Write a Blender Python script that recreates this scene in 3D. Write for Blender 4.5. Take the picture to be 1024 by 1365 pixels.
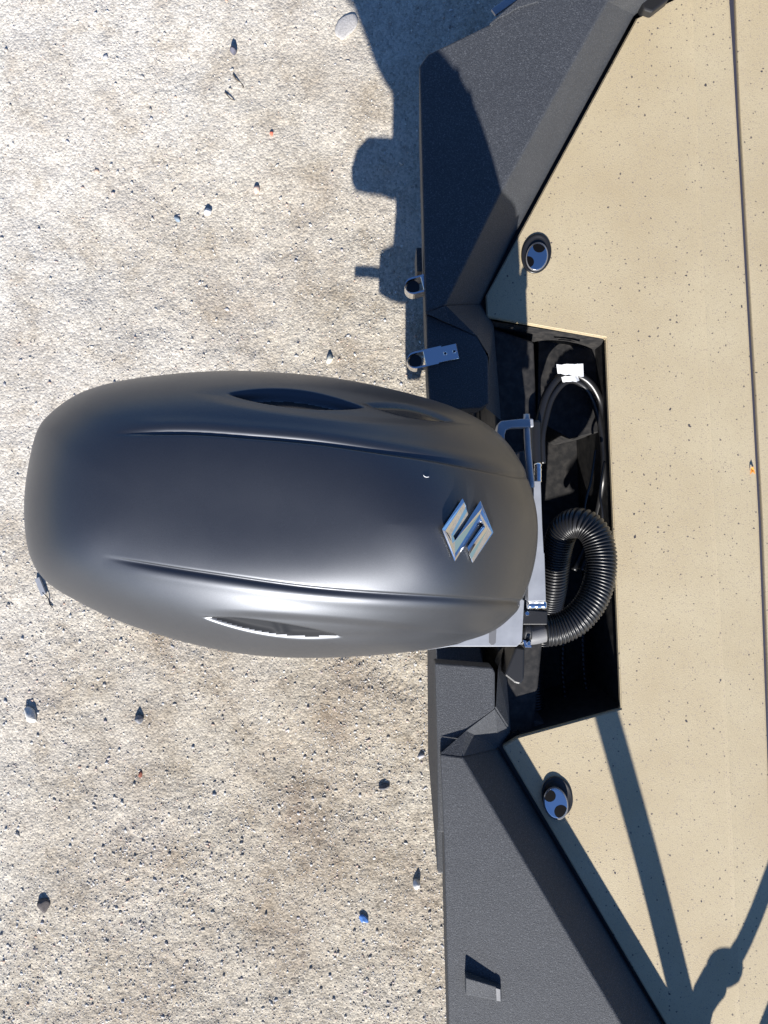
import bpy, bmesh, math, random
import numpy as np
from mathutils import Vector
R = math.radians
random.seed(7); rng = np.random.default_rng(7)
for o in list(bpy.data.objects): bpy.data.objects.remove(o)
scene = bpy.context.scene
COL = scene.collection

# ---------------------------------------------------------------- camera, sky, sun
H, F = 2.25, 990.0            # camera height in metres, focal length in photo pixels
CX, CY = 512.0, 682.5
cam = bpy.data.cameras.new('camera'); cam.sensor_fit = 'VERTICAL'; cam.sensor_height = 24
cam.lens = F/1365*24; cam.clip_start = .02; cam.clip_end = 600
camo = bpy.data.objects.new('camera', cam); COL.objects.link(camo); camo.location = (0, 0, H)
scene.camera = camo
scene.render.resolution_x, scene.render.resolution_y = 768, 1024
COT = 1.75                    # shadow length per height
sx, sy = .05, 1.0             # shadow direction on the ground
ld = Vector((sx*COT, sy*COT, -1)).normalized()
ELEV = math.asin(-ld.z)
w = bpy.data.worlds.new('World'); scene.world = w; w.use_nodes = True
nt = w.node_tree; nt.nodes.clear()
sky = nt.nodes.new('ShaderNodeTexSky'); sky.sky_type = 'NISHITA'; sky.sun_disc = False
sky.sun_elevation = ELEV; sky.sun_rotation = math.atan2(-sx, -sy) % (2*math.pi)
sky.air_density = 1.15; sky.dust_density = .25; sky.ozone_density = 2.5
bg = nt.nodes.new('ShaderNodeBackground'); bg.inputs[1].default_value = .052
wo = nt.nodes.new('ShaderNodeOutputWorld')
tint = nt.nodes.new('ShaderNodeMix'); tint.data_type = 'RGBA'; tint.blend_type = 'MULTIPLY'; tint.inputs[0].default_value = 1
tint.inputs[7].default_value = (.64, .90, 1.32, 1)     # clear deep-blue midday-winter sky
nt.links.new(sky.outputs[0], tint.inputs[6]); nt.links.new(tint.outputs[2], bg.inputs[0]); nt.links.new(bg.outputs[0], wo.inputs[0])
sun = bpy.data.lights.new('sun', 'SUN'); sun.energy = 5.0; sun.angle = R(.53); sun.color = (1, .965, .91)
suno = bpy.data.objects.new('sun', sun); COL.objects.link(suno)
suno.rotation_euler = ld.to_track_quat('-Z', 'Y').to_euler(); suno.location = (0, -4, 4)
vs = scene.view_settings
vs.view_transform = 'Standard'; vs.look = 'None'; vs.gamma = 1; vs.use_curve_mapping = False
vs.exposure = .98

# ---------------------------------------------------------------- helpers
def W(px, py, z):
    k = (H-z)/F
    return Vector(((px-CX)*k, (CY-py)*k, z))
def tag(o, label=None, cat=None, group=None, kind=None):
    if label: o['label'] = label
    if cat: o['category'] = cat
    if group: o['group'] = group
    if kind: o['kind'] = kind
    return o
def empty(name, loc, label, cat, group=None):
    o = bpy.data.objects.new(name, None); COL.objects.link(o); o.location = loc; o.empty_display_size = .1
    return tag(o, label, cat, group)
def link(name, me, mat=None, parent=None, smooth=False):
    o = bpy.data.objects.new(name, me); COL.objects.link(o)
    if mat: me.materials.append(mat)
    if smooth: me.polygons.foreach_set('use_smooth', [True]*len(me.polygons))
    if parent is not None:
        p = parent; off = Vector((0, 0, 0))
        while p is not None: off += p.location; p = p.parent
        me.transform(__import__('mathutils').Matrix.Translation(-off)) if not me.get('shifted') else None
        o.parent = parent
    return o
def pyd(name, v, f, mat=None, parent=None, smooth=False):
    me = bpy.data.meshes.new(name); me.from_pydata([tuple(p) for p in v], [], [tuple(q) for q in f]); me.validate(); me.update()
    return link(name, me, mat, parent, smooth)
def bmo(name, bm, mat=None, parent=None, smooth=False):
    bmesh.ops.recalc_face_normals(bm, faces=bm.faces)
    me = bpy.data.meshes.new(name); bm.to_mesh(me); bm.free()
    return link(name, me, mat, parent, smooth)
def loft_bm(rings, bevel=0, seg=2, cap=True):
    """rings: list of equal-length point lists, closed; capped both ends"""
    bm = bmesh.new(); vr = [[bm.verts.new(p) for p in r] for r in rings]; n = len(rings[0])
    for a, b in zip(vr, vr[1:]):
        for i in range(n):
            j = (i+1) % n
            bm.faces.new((a[i], a[j], b[j], b[i]))
    if cap: bm.faces.new(vr[0][::-1]); bm.faces.new(vr[-1])
    bmesh.ops.recalc_face_normals(bm, faces=bm.faces)
    if bevel:
        es = [e for e in bm.edges if len(e.link_faces) == 2 and e.calc_face_angle(0) > R(20)]
        bmesh.ops.bevel(bm, geom=es, offset=bevel, segments=seg, profile=.5, affect='EDGES', clamp_overlap=True)
    return bm
def prism(name, pts, zt, zb, mat, parent=None, bevel=.0015, seg=2):
    """pts are photo pixels of the TOP outline; goes straight down to zb"""
    zts = zt if isinstance(zt, (list, tuple)) else [zt]*len(pts)
    top = [W(p[0], p[1], z) for p, z in zip(pts, zts)]
    bot = [Vector((p.x, p.y, zb)) for p in top]
    return bmo(name, loft_bm([top, bot], bevel, seg), mat, parent)
def catmull(P, n):
    P = [Vector(p) for p in P]; out = []
    for i in range(len(P)-1):
        p0 = P[max(i-1, 0)]; p1 = P[i]; p2 = P[i+1]; p3 = P[min(i+2, len(P)-1)]
        for k in range(n):
            t = k/n
            out.append(.5*((2*p1)+(p2-p0)*t+(2*p0-5*p1+4*p2-p3)*t*t+(3*p1-p0-3*p2+p3)*t*t*t))
    out.append(P[-1]); return out
def resample(P, step):
    d = [0]
    for a, b in zip(P, P[1:]): d.append(d[-1]+(b-a).length)
    n = max(2, int(d[-1]/step)); A = np.array([tuple(p) for p in P]); t = np.linspace(0, d[-1], n+1)
    return [Vector((np.interp(x, d, A[:, 0]), np.interp(x, d, A[:, 1]), np.interp(x, d, A[:, 2]))) for x in t], t
def tube(name, ctrl, rad, mat, parent=None, step=.004, nseg=14, rib=0, pitch=.007, sub=12, cap=True, twist=0):
    P, s = resample(catmull(ctrl, sub), step)
    v, f = [], []; up = Vector((0, 0, 1)); n = None
    for i, p in enumerate(P):
        t = (P[min(i+1, len(P)-1)]-P[max(i-1, 0)]).normalized()
        if n is None: n = t.cross(up if abs(t.z) < .9 else Vector((1, 0, 0))).normalized()
        n = (n - t*n.dot(t)).normalized(); b = t.cross(n)
        rr = rad(s[i]/s[-1]) if callable(rad) else rad
        for k in range(nseg):
            a = 2*math.pi*k/nseg
            r2 = rr
            if rib:
                ph = (s[i]/pitch + (k/nseg if twist else 0)) % 1
                r2 = rr - rib*(.5+.5*math.cos(2*math.pi*ph))**1.5
            v.append(p + (n*math.cos(a)+b*math.sin(a))*r2)
    m = len(P)
    for i in range(m-1):
        for k in range(nseg):
            k2 = (k+1) % nseg
            f.append((i*nseg+k, i*nseg+k2, (i+1)*nseg+k2, (i+1)*nseg+k))
    if cap: f.append(tuple(range(nseg))[::-1]); f.append(tuple(range((m-1)*nseg, m*nseg)))
    return pyd(name, v, f, mat, parent, True)
def cyl(name, c, r, z0, z1, mat, parent=None, n=24, bevel=.0006):
    A = [(c[0]+r*math.cos(2*math.pi*i/n), c[1]+r*math.sin(2*math.pi*i/n)) for i in range(n)]
    return bmo(name, loft_bm([[Vector((x, y, z1)) for x, y in A], [Vector((x, y, z0)) for x, y in A]], bevel, 1), mat, parent)

# ---------------------------------------------------------------- materials
def mat(name, col, rough=.5, metal=0, spec=.5):
    m = bpy.data.materials.new(name); m.use_nodes = True; b = m.node_tree.nodes['Principled BSDF']
    b.inputs['Base Color'].default_value = (*col, 1); b.inputs['Roughness'].default_value = rough
    b.inputs['Metallic'].default_value = metal; b.inputs['Specular IOR Level'].default_value = spec
    return m
def nd(m, t, **k):
    n = m.node_tree.nodes.new(t)
    for a, b in k.items():
        if hasattr(n, a): setattr(n, a, b)
        else: n.inputs[a].default_value = b
    return n
def lk(m, a, b): m.node_tree.links.new(a, b)
def bsdf(m): return m.node_tree.nodes['Principled BSDF']
def geo(m): return nd(m, 'ShaderNodeNewGeometry').outputs['Position']
def noise(m, sc, det=4, rough=.55, vec=None):
    n = nd(m, 'ShaderNodeTexNoise'); n.inputs['Scale'].default_value = sc; n.inputs['Detail'].default_value = det
    n.inputs['Roughness'].default_value = rough; lk(m, vec or geo(m), n.inputs['Vector']); return n.outputs[0]
def ramp(m, fac, stops):
    r = nd(m, 'ShaderNodeValToRGB'); e = r.color_ramp.elements
    while len(e) < len(stops): e.new(.5)
    for x, (p, c) in zip(e, stops): x.position = p; x.color = (*c, 1) if len(c) == 3 else c
    lk(m, fac, r.inputs[0]); return r.outputs[0]
def mix(m, fac, a, b, mode='MIX'):
    n = nd(m, 'ShaderNodeMix', data_type='RGBA', blend_type=mode)
    for s, x in ((0, fac), (6, a), (7, b)):
        if hasattr(x, 'is_output') or isinstance(x, bpy.types.NodeSocket): lk(m, x, n.inputs[s])
        else: n.inputs[s].default_value = x if s == 0 else (*x, 1)
    return n.outputs[2]
def bump(m, h, strength=.3, dist=.002, prev=None):
    n = nd(m, 'ShaderNodeBump'); n.inputs['Strength'].default_value = strength; n.inputs['Distance'].default_value = dist
    lk(m, h, n.inputs['Height'])
    if prev is not None: lk(m, prev, n.inputs['Normal'])
    lk(m, n.outputs[0], bsdf(m).inputs['Normal']); return n.outputs[0]

# sandy ground
G = mat('sandy_gravel', (.4, .37, .32), .92, 0, .2)
c = ramp(G, noise(G, 2.3, 5, .6), [(.30, (.30, .25, .20)), (.41, (.40, .357, .295)), (.53, (.46, .424, .36)), (.75, (.525, .495, .435))])
c2 = ramp(G, noise(G, 260, 3, .7), [(.3, (.50, .49, .47)), (.5, (.88, .87, .85)), (.7, (1.1, 1.09, 1.06))])
c = mix(G, .9, c, c2, 'MULTIPLY')
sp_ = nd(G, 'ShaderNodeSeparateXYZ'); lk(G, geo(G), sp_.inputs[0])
glare_ = nd(G, 'ShaderNodeMath', operation='MULTIPLY_ADD'); lk(G, sp_.outputs[0], glare_.inputs[0]); glare_.inputs[1].default_value = -.30; lk(G, noise(G, 1.7, 5, .6), glare_.inputs[2])
glare2 = nd(G, 'ShaderNodeMath', operation='MULTIPLY_ADD'); lk(G, sp_.outputs[1], glare2.inputs[0]); glare2.inputs[1].default_value = .16; lk(G, glare_.outputs[0], glare2.inputs[2])
c = mix(G, ramp(G, glare2.outputs[0], [(.5, (0, 0, 0)), (1.0, (.8, .8, .8))]), c, (.60, .575, .525))  # glare towards the upper left put into the ground colour, broken by noise
c4 = ramp(G, noise(G, 95, 4, .75), [(.36, (.66, .64, .61)), (.5, (1, .99, .98)), (.66, (1.12, 1.11, 1.10))])
c = mix(G, .45, c, c4, 'MULTIPLY')
c5 = ramp(G, noise(G, 7, 6, .68), [(.36, (.80, .76, .71)), (.47, (.98, .97, .96)), (.62, (1.07, 1.07, 1.07))])
c = mix(G, .8, c, c5, 'MULTIPLY')
v = nd(G, 'ShaderNodeTexVoronoi'); v.inputs['Scale'].default_value = 150; lk(G, geo(G), v.inputs['Vector'])
c3 = ramp(G, v.outputs['Color'], [(0, (.62, .6, .58)), (.5, (1, .98, .95)), (1, (1.3, 1.27, 1.22))])
c = mix(G, .8, c, c3, 'MULTIPLY')
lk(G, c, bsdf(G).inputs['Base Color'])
b1 = bump(G, noise(G, 300, 3, .75), .3, .003)
bump(G, v.outputs['Distance'], .5, -.003, b1)
# loose stones: colour per stone
S = mat('loose_stone', (.4, .38, .35), .85, 0, .25)
gi = nd(S, 'ShaderNodeNewGeometry')
cs = ramp(S, gi.outputs['Random Per Island'], [(0, (.22, .21, .20)), (.12, (.43, .39, .34)), (.4, (.56, .52, .46)), (.6, (.68, .65, .59)), (.8, (.44, .44, .46)), (.93, (.52, .37, .28)), (1, (.72, .70, .66))])
cs = mix(S, .5, cs, ramp(S, noise(S, 300, 3), [(.3, (.6, .6, .6)), (.7, (1.1, 1.1, 1.1))]), 'MULTIPLY')
lk(S, cs, bsdf(S).inputs['Base Color']); bump(S, noise(S, 500, 3), .4, .001)
# textured black hull coating
def coating(name, base, spk):
    m = mat(name, base, .66, 0, .35)
    f = noise(m, 420, 3, .7)
    c = ramp(m, f, [(.35, tuple(x*.72 for x in base)), (.55, base), (.72, spk)])
    c = mix(m, .5, c, ramp(m, noise(m, 9, 5, .6), [(.3, (.82, .82, .84)), (.7, (1.15, 1.14, 1.12))]), 'MULTIPLY')
    dust = nd(m, 'ShaderNodeTexVoronoi'); dust.inputs['Scale'].default_value = 170; lk(m, geo(m), dust.inputs['Vector'])
    d = ramp(m, dust.outputs['Distance'], [(.045, (1, 1, 1)), (.07, (0, 0, 0))])
    dm = nd(m, 'ShaderNodeMath', operation='MULTIPLY'); lk(m, d, dm.inputs[0])
    lk(m, ramp(m, noise(m, 14, 3), [(.58, (0, 0, 0)), (.66, (.9, .9, .9))]), dm.inputs[1])
    c = mix(m, dm.outputs[0], c, (.35, .33, .3))
    lk(m, c, bsdf(m).inputs['Base Color'])
    bump(m, noise(m, 430, 3, .7), .8, .0015)
    return m
HULL = coating('black_textured_coating', (.050, .053, .059), (.135, .14, .148))
DARK = mat('black_plastic', (.012, .012, .013), .45); bump(DARK, noise(DARK, 400, 2), .2, .0006)
WELL = mat('well_liner_black', (.022, .021, .021), .62, 0, .25)
lk(WELL, ramp(WELL, noise(WELL, 60, 4), [(.4, (.016, .016, .017)), (.75, (.045, .042, .040))]), bsdf(WELL).inputs['Base Color']); bump(WELL, noise(WELL, 260, 3), .25, .0008)
RUB = mat('black_rubber', (.014, .014, .015), .34); bump(RUB, noise(RUB, 300, 2), .1, .0005)
SEAM = mat('seam_rubber', (.035, .036, .055), .5); bump(SEAM, noise(SEAM, 250, 2), .3, .001)
# tan deck with black specks
D = mat('tan_speckled_deck', (.5, .42, .29), .62, 0, .35)
dc = ramp(D, noise(D, 5, 4, .6), [(.3, (.405, .328, .208)), (.7, (.46, .386, .256))])
dc = mix(D, .6, dc, ramp(D, noise(D, 520, 2, .6), [(.3, (.80, .79, .77)), (.6, (1.04, 1.04, 1.03))]), 'MULTIPLY')
def specks(m, c, scale, rmin, rmax, keep, col):
    nz = nd(m, 'ShaderNodeTexNoise'); nz.inputs['Scale'].default_value = scale*2.3; lk(m, geo(m), nz.inputs['Vector'])
    ad = nd(m, 'ShaderNodeMixRGB'); ad.blend_type = 'LINEAR_LIGHT'; ad.inputs[0].default_value = .18/scale
    lk(m, geo(m), ad.inputs[1]); lk(m, nz.outputs['Color'], ad.inputs[2])
    v = nd(m, 'ShaderNodeTexVoronoi'); v.inputs['Scale'].default_value = scale; lk(m, ad.outputs[0], v.inputs['Vector'])
    sep = nd(m, 'ShaderNodeSeparateColor'); lk(m, v.outputs['Color'], sep.inputs[0])
    rr = nd(m, 'ShaderNodeMapRange'); rr.inputs[1].default_value = keep; rr.inputs[2].default_value = 1
    rr.inputs[3].default_value = rmin; rr.inputs[4].default_value = rmax; rr.clamp = False; lk(m, sep.outputs[0], rr.inputs[0])
    lt = nd(m, 'ShaderNodeMath', operation='LESS_THAN'); lk(m, v.outputs['Distance'], lt.inputs[0]); lk(m, rr.outputs[0], lt.inputs[1])
    gt = nd(m, 'ShaderNodeMath', operation='GREATER_THAN'); lk(m, sep.outputs[0], gt.inputs[0]); gt.inputs[1].default_value = keep
    mu = nd(m, 'ShaderNodeMath', operation='MULTIPLY'); lk(m, lt.outputs[0], mu.inputs[0]); lk(m, gt.outputs[0], mu.inputs[1])
    return mix(m, mu.outputs[0], c, col)
dc = specks(D, dc, 26, .04, .085, .45, (.05, .045, .05))
dc = specks(D, dc, 75, .07, .16, .2, (.12, .10, .085))
dc = specks(D, dc, 210, .15, .32, .2, (.33, .27, .2))
lk(D, dc, bsdf(D).inputs['Base Color'])
bump(D, noise(D, 480, 3, .55), .5, .0012)
# cowl
CW = mat('satin_grey_cowl', (.12, .12, .125), .36, .85, .5)
lk(CW, ramp(CW, noise(CW, 1500, 2), [(.3, (.084, .088, .098)), (.7, (.108, .113, .124))]), bsdf(CW).inputs['Base Color'])
lk(CW, ramp(CW, noise(CW, 12, 4), [(.3, (.40,)*3), (.7, (.45,)*3)]), bsdf(CW).inputs['Roughness'])
CV = mat('gloss_vent_dark', (.02, .021, .024), .18, 0, .6)
LC = mat('lower_cowl_grey', (.10, .10, .105), .45, .5)
CH = mat('chrome', (.70, .71, .73), .04, 1)
CH2 = mat('chrome_satin', (.82, .82, .83), .12, 1); bump(CH2, noise(CH2, 200, 2), .05, .001)
SIL = mat('silver_grey_paint', (.42, .43, .45), .35, .25)
lk(SIL, ramp(SIL, noise(SIL, 40, 3), [(.3, (.31, .32, .34)), (.7, (.38, .39, .41))]), bsdf(SIL).inputs['Base Color'])
GP = mat('grey_plastic_collar', (.13, .13, .135), .5); bump(GP, noise(GP, 400, 2), .2, .0006)
NOTCH_SHADE = mat('notch_shade_black', (.003, .003, .004), .75, 0, .08)
PAP = mat('white_paper', (.85, .85, .84), .7); bump(PAP, noise(PAP, 120, 3), .4, .002)

# ---------------------------------------------------------------- ground
def vnoise(X, Y, cell, seed):
    r = np.random.default_rng(seed); T = r.random((256, 256))
    x = X/cell; y = Y/cell; xi = np.floor(x).astype(int); yi = np.floor(y).astype(int)
    fx = x-xi; fy = y-yi; fx = fx*fx*(3-2*fx); fy = fy*fy*(3-2*fy)
    g = lambda a, b: T[a % 256, b % 256]
    return (g(xi, yi)*(1-fx)+g(xi+1, yi)*fx)*(1-fy)+(g(xi, yi+1)*(1-fx)+g(xi+1, yi+1)*fx)*fy
def rough_mask(X, Y):
    m = .25+.55*vnoise(X, Y, .35, 5)+.3*vnoise(X, Y, .13, 6)
    return np.clip(m + .30*np.clip(-Y/1.4, -1, 1) - .12*np.clip(-X, -1, 1)*(Y > 0) - .1, .12, 1.4)
def gh(X, Y):
    e = np.clip(np.minimum(1.45-np.abs(X), 1.85-np.abs(Y))/.15, 0, 1)
    z = .014*(vnoise(X, Y, .42, 1)-.5)+.008*(vnoise(X, Y, .15, 2)-.5)+.0035*(vnoise(X, Y, .05, 3)-.5)
    k = rough_mask(X, Y)
    k = np.clip(k, .3, 1.2)
    z += k*(.0032*(vnoise(X, Y, .018, 4)-.5)+.0020*(vnoise(X, Y, .0085, 8)-.5))
    # tyre tread print near the motor
    u = (X-.05)*.80+(Y+.52)*-.60; wv = (X-.05)*.60+(Y+.52)*.80
    band = np.exp(-((wv)/.04)**4)*np.clip((.17-np.abs(u+.1))/.05, 0, 1)
    z += -band*.003 + band*.0022*np.sin(u*300+np.abs(wv)*90)*vnoise(X, Y, .05, 21)
    return z*e+.008
g = bpy.data.meshes.new('ground')
xs = np.arange(-1.45, 1.4501, .005); ys = np.arange(-1.85, 1.8501, .005)
X, Y = np.meshgrid(xs, ys); X2 = X+rng.normal(0, .0007, X.shape); Y2 = Y+rng.normal(0, .0007, Y.shape)
Z = gh(X, Y)+rng.normal(0, .0004, X.shape)
V = np.stack([X2, Y2, Z], -1).reshape(-1, 3); nx, ny = len(xs), len(ys)
ii = (np.arange(ny-1)[:, None]*nx+np.arange(nx-1)[None]).ravel()
Fc = np.stack([ii, ii+1, ii+nx+1, ii+nx], -1)
def npmesh(name, V, Fc, mat, parent=None, smooth=False):
    me = bpy.data.meshes.new(name); me.vertices.add(len(V)); me.vertices.foreach_set('co', np.ascontiguousarray(V, dtype=np.float32).ravel())
    k = Fc.shape[1]; me.loops.add(Fc.size); me.loops.foreach_set('vertex_index', Fc.ravel().astype(np.int32))
    me.polygons.add(len(Fc)); me.polygons.foreach_set('loop_start', np.arange(0, Fc.size, k, dtype=np.int32))
    me.polygons.foreach_set('loop_total', np.full(len(Fc), k, dtype=np.int32))
    me.update(calc_edges=True); me.validate()
    return link(name, me, mat, parent, smooth)
# one sheet: relief grid joined to a skirt that reaches the horizon
big = 300.0
idx0 = len(V)
extra = np.array([[-big, -big, 0], [big, -big, 0], [big, big, 0], [-big, big, 0]])
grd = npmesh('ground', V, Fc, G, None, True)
bm = bmesh.new(); bm.from_mesh(grd.data)
bd = [e for e in bm.edges if e.is_boundary]
bvs = {}
for e in bd:
    for q in e.verts:
        if q.index not in bvs:
            p = q.co; k = max(abs(p.x)/1.45, abs(p.y)/1.85)
            bvs[q.index] = bm.verts.new((p.x*200, p.y*160, 0))
for e in bd:
    a, b = e.verts; bm.faces.new((a, b, bvs[b.index], bvs[a.index]))
bmesh.ops.recalc_face_normals(bm, faces=bm.faces)
bm.to_mesh(grd.data); bm.free()
tag(grd, kind='structure', label='sandy compacted gravel yard')

def stones(name, n, smin, smax, power, mat_, seed, dens=True):
    r = np.random.default_rng(seed)
    X = r.uniform(-1.35, 1.35, n*3); Y = r.uniform(-1.7, 1.7, n*3)
    if dens:
        keep = r.random(n*3) < .16+rough_mask(X, Y)**2*.8; X, Y = X[keep][:n], Y[keep][:n]
    else: X, Y = X[:n], Y[:n]
    n = len(X)
    sz = smin*(r.random(n)**(-1/power)); sz = np.minimum(sz, smax)
    t = (1+5**.5)/2
    B = np.array([(-1, t, 0), (1, t, 0), (-1, -t, 0), (1, -t, 0), (0, -1, t), (0, 1, t), (0, -1, -t), (0, 1, -t), (t, 0, -1), (t, 0, 1), (-t, 0, -1), (-t, 0, 1)])/1.9
    BF = np.array([(0, 11, 5), (0, 5, 1), (0, 1, 7), (0, 7, 10), (0, 10, 11), (1, 5, 9), (5, 11, 4), (11, 10, 2), (10, 7, 6), (7, 1, 8), (3, 9, 4), (3, 4, 2), (3, 2, 6), (3, 6, 8), (3, 8, 9), (4, 9, 5), (2, 4, 11), (6, 2, 10), (8, 6, 7), (9, 8, 1)])
    a = r.uniform(0, 6.28, n); el = r.uniform(.65, 1.35, n); fl = r.uniform(.3, .75, n)
    P = B[None]*r.uniform(.72, 1.2, (n, 12, 1))
    x = P[..., 0]*el[:, None]; y = P[..., 1]/el[:, None]; z = P[..., 2]*fl[:, None]
    ca, sa = np.cos(a)[:, None], np.sin(a)[:, None]
    xx = (x*ca-y*sa)*sz[:, None]+X[:, None]; yy = (x*sa+y*ca)*sz[:, None]+Y[:, None]
    zz = z*sz[:, None]+(gh(X, Y)+sz*fl*.35)[:, None]
    V = np.stack([xx, yy, zz], -1).reshape(-1, 3)
    Fc = (BF[None]+np.arange(n)[:, None, None]*12).reshape(-1, 3)
    return npmesh(name, V, Fc, mat_)
gv = stones('gravel', 74000, .0014, .0055, 3.5, S, 11)
tag(gv, 'fine loose pale gravel and grit scattered over the sandy ground', 'gravel', kind='stuff')
gv2 = stones('pebbles', 70, .0055, .010, 3.4, S, 12)
tag(gv2, 'scattered small pebbles lying among the fine gravel', 'pebbles', kind='stuff')

def rock(name, px, py, a, b, h, rot, col, label, cat, seed=1, rough=.85, group=None, pts=None):
    r = random.Random(seed); bm = bmesh.new(); bmesh.ops.create_icosphere(bm, subdivisions=3, radius=1)
    p0 = W(px, py, 0); z0 = float(gh(np.array([p0.x]), np.array([p0.y]))[0])
    ks = [Vector((r.uniform(-1, 1), r.uniform(-1, 1), r.uniform(-1, 1))).normalized() for _ in range(11)]; kd = [r.uniform(.62, .9) for _ in ks]
    ca, sa = math.cos(rot), math.sin(rot)
    for q in bm.verts:
        co = q.co.copy()
        for k, d in zip(ks, kd):
            e = co.dot(k)-d
            if e > 0: co -= k*e*.9
        x, y, z = co.x*a, co.y*b, co.z*h
        q.co = (x*ca-y*sa+p0.x, x*sa+y*ca+p0.y, z0+h*.45+z)
    m = mat(name+'_surface', col, rough)
    lk(m, ramp(m, noise(m, 180, 4), [(.3, tuple(x*.75 for x in col)), (.7, tuple(min(1, x*1.2) for x in col))]), bsdf(m).inputs['Base Color'])
    bump(m, noise(m, 260, 3), .4, .0015)
    o = bmo(name, bm, m, None, True)
    return tag(o, label, cat, group)
rock('oblong_stone', 45, 951, .030, .017, .017, -1.1, (.62, .60, .55), 'pale oblong stone at the far left, below the motor tail', 'stone', 3)
rock('dark_stone', 313, 73, .010, .012, .017, 0, (.10, .10, .13), 'dark upright stone near the top of the open gravel', 'stone', 4)
rock('white_stone', 278, 284, .013, .011, .012, .4, (.62, .62, .62), 'small whitish stone on gravel right above the motor vent', 'stone', 5)
rock('blue_grey_stone', 237, 293, .012, .008, .006, -.7, (.20, .25, .30), 'flat blue grey stone chip beside the small whitish stone', 'stone', 6)
rock('plastic_scrap', 485, 1222, .018, .011, .009, -.8, (.09, .22, .55), 'bright blue plastic scrap on the gravel near the lower hull', 'scrap', 8, .35)
rock('brown_debris', 62, 1203, .020, .024, .012, .3, (.10, .085, .08), 'dark brown crumpled debris on gravel at lower left', 'debris', 9)
rock('grey_stone', 556, 1176, .013, .016, .016, .3, (.52, .52, .52), 'grey stone on the gravel close beside the lower hull edge', 'stone', 10)
rock('black_stone', 512, 1048, .018, .009, .012, .1, (.10, .10, .11), 'small black stone on gravel left of the lower hull', 'stone', 12)
rock('dark_grey_stone', 188, 957, .015, .013, .014, .1, (.22, .22, .23), 'dark grey stone right of the pale oblong stone', 'stone', 13)  # plain dark grey stone colour
rock('pinkish_stone', 343, 255, .011, .013, .010, .1, (.55, .40, .33), 'pinkish stone on gravel above the motor vent', 'stone', 14)
rock('embedded_stone', 462, 40, .030, .048, .005, -.5, (.42, .40, .38), 'large pale flat stone half buried beside the hull shadow at the top', 'stone', 15)
rock('red_chip', 363, 181, .006, .007, .006, .1, (.60, .16, .10), 'tiny red chip on the upper gravel', 'chip', 16)
rock('rust_chip', 189, 1030, .007, .010, .006, .1, (.25, .08, .05), 'tiny rust brown chip on the lower left gravel', 'chip', 17)
rock('cream_stone', 440, 480, .010, .016, .010, -.4, (.62, .60, .5), 'cream upright stone right above the motor cover', 'stone', 18)
# small twisted metal clip at left
def clip():
    t = empty('wire_clip', W(55, 785, 0), 'small grey metal strip with a bent wire lying by the motor tail', 'scrap')
    z = .022
    prism('strip', [(46, 772), (52, 769), (61, 791), (55, 795)], z, z-.012, SIL, t, .001)
    tube('wire', [W(57, 790, z), W(64, 797, z-.004), (W(66, 804, z-.008)), W(70, 810, .015)], .0016, DARK, t, .004, 6)
clip()
# twigs
def twig(pts, label):
    o = tube('twig', [W(x, y, .016+.004*math.sin(i*2)) for i, (x, y) in enumerate(pts)], lambda s: .0022*(1-.5*s), TW, None, .004, 6)
    tag(o, label, 'twig')
TW = mat('twig_bark', (.10, .08, .06), .9)
twig([(311, 99), (315, 106), (321, 110), (325, 117)], 'short dark twig on gravel below the dark upright stone')
twig([(300, 123), (307, 131), (313, 134)], 'smallest dark twig beside the short twig')

# ---------------------------------------------------------------- boat
DZ, GZ, SZ, SZ2 = .66, .82, .80, .80
boat = empty('boat', (.6, 0, .05), 'black hulled boat with tan speckled deck on the sandy yard', 'boat')
# gunwales: outer edge / crest at GZ, foot on the deck
def gunwale(outer, crest, foot, GZ):
    """strip faces between crest and foot; ngon top; walls"""
    bm = bmesh.new(); mk = lambda p, z: bm.verts.new(W(p[0], p[1], z))
    O = [mk(p, GZ) for p in outer]; C = [mk(p, GZ) for p in crest]; Ff = [mk(p, DZ-.012) for p in foot]
    bm.faces.new(O+C[::-1])
    for i in range(len(C)-1): bm.faces.new((C[i], C[i+1], Ff[i+1], Ff[i]))
    Ob = [bm.verts.new(Vector((v.co.x*1.0+.012, v.co.y*(.985), GZ-.26))) for v in O]
    for i in range(len(O)-1): bm.faces.new((O[i+1], O[i], Ob[i], Ob[i+1]))
    Fb = [bm.verts.new(Vector((v.co.x, v.co.y, GZ-.30))) for v in Ff]
    for i in range(len(Ff)-1): bm.faces.new((Ff[i], Ff[i+1], Fb[i+1], Fb[i]))
    # end face down to the transom
    bm.faces.new((O[0], C[0], Ff[0], Fb[0], Ob[0]))
    bmesh.ops.recalc_face_normals(bm, faces=bm.faces)
    es = [e for e in bm.edges if len(e.link_faces) == 2 and e.calc_face_angle(0) > R(18)]
    bmesh.ops.bevel(bm, geom=es, offset=.004, segments=3, profile=.5, affect='EDGES')
    o = bmo('gunwale', bm, HULL, boat); 
    return o
gunwale([(567, 417), (563, 250), (559, 88), (570, 72), (655, 31), (692, -2), (1100, -190)],
        [(594, 407), (667, 258), (811, 0), (842, -55), (1100, -140)],
        [(641, 405), (683, 318), (846, 20), (890, -12), (1100, -60)], .82)
gunwale([(587, 1005), (592, 1120), (598, 1365), (602, 1500), (700, 1800)],
        [(617, 1009), (665, 1090), (829, 1365), (889, 1465), (1070, 1768)],
        [(664, 998), (716, 1084), (884, 1365), (944, 1465), (1124, 1768)], .778)
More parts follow.
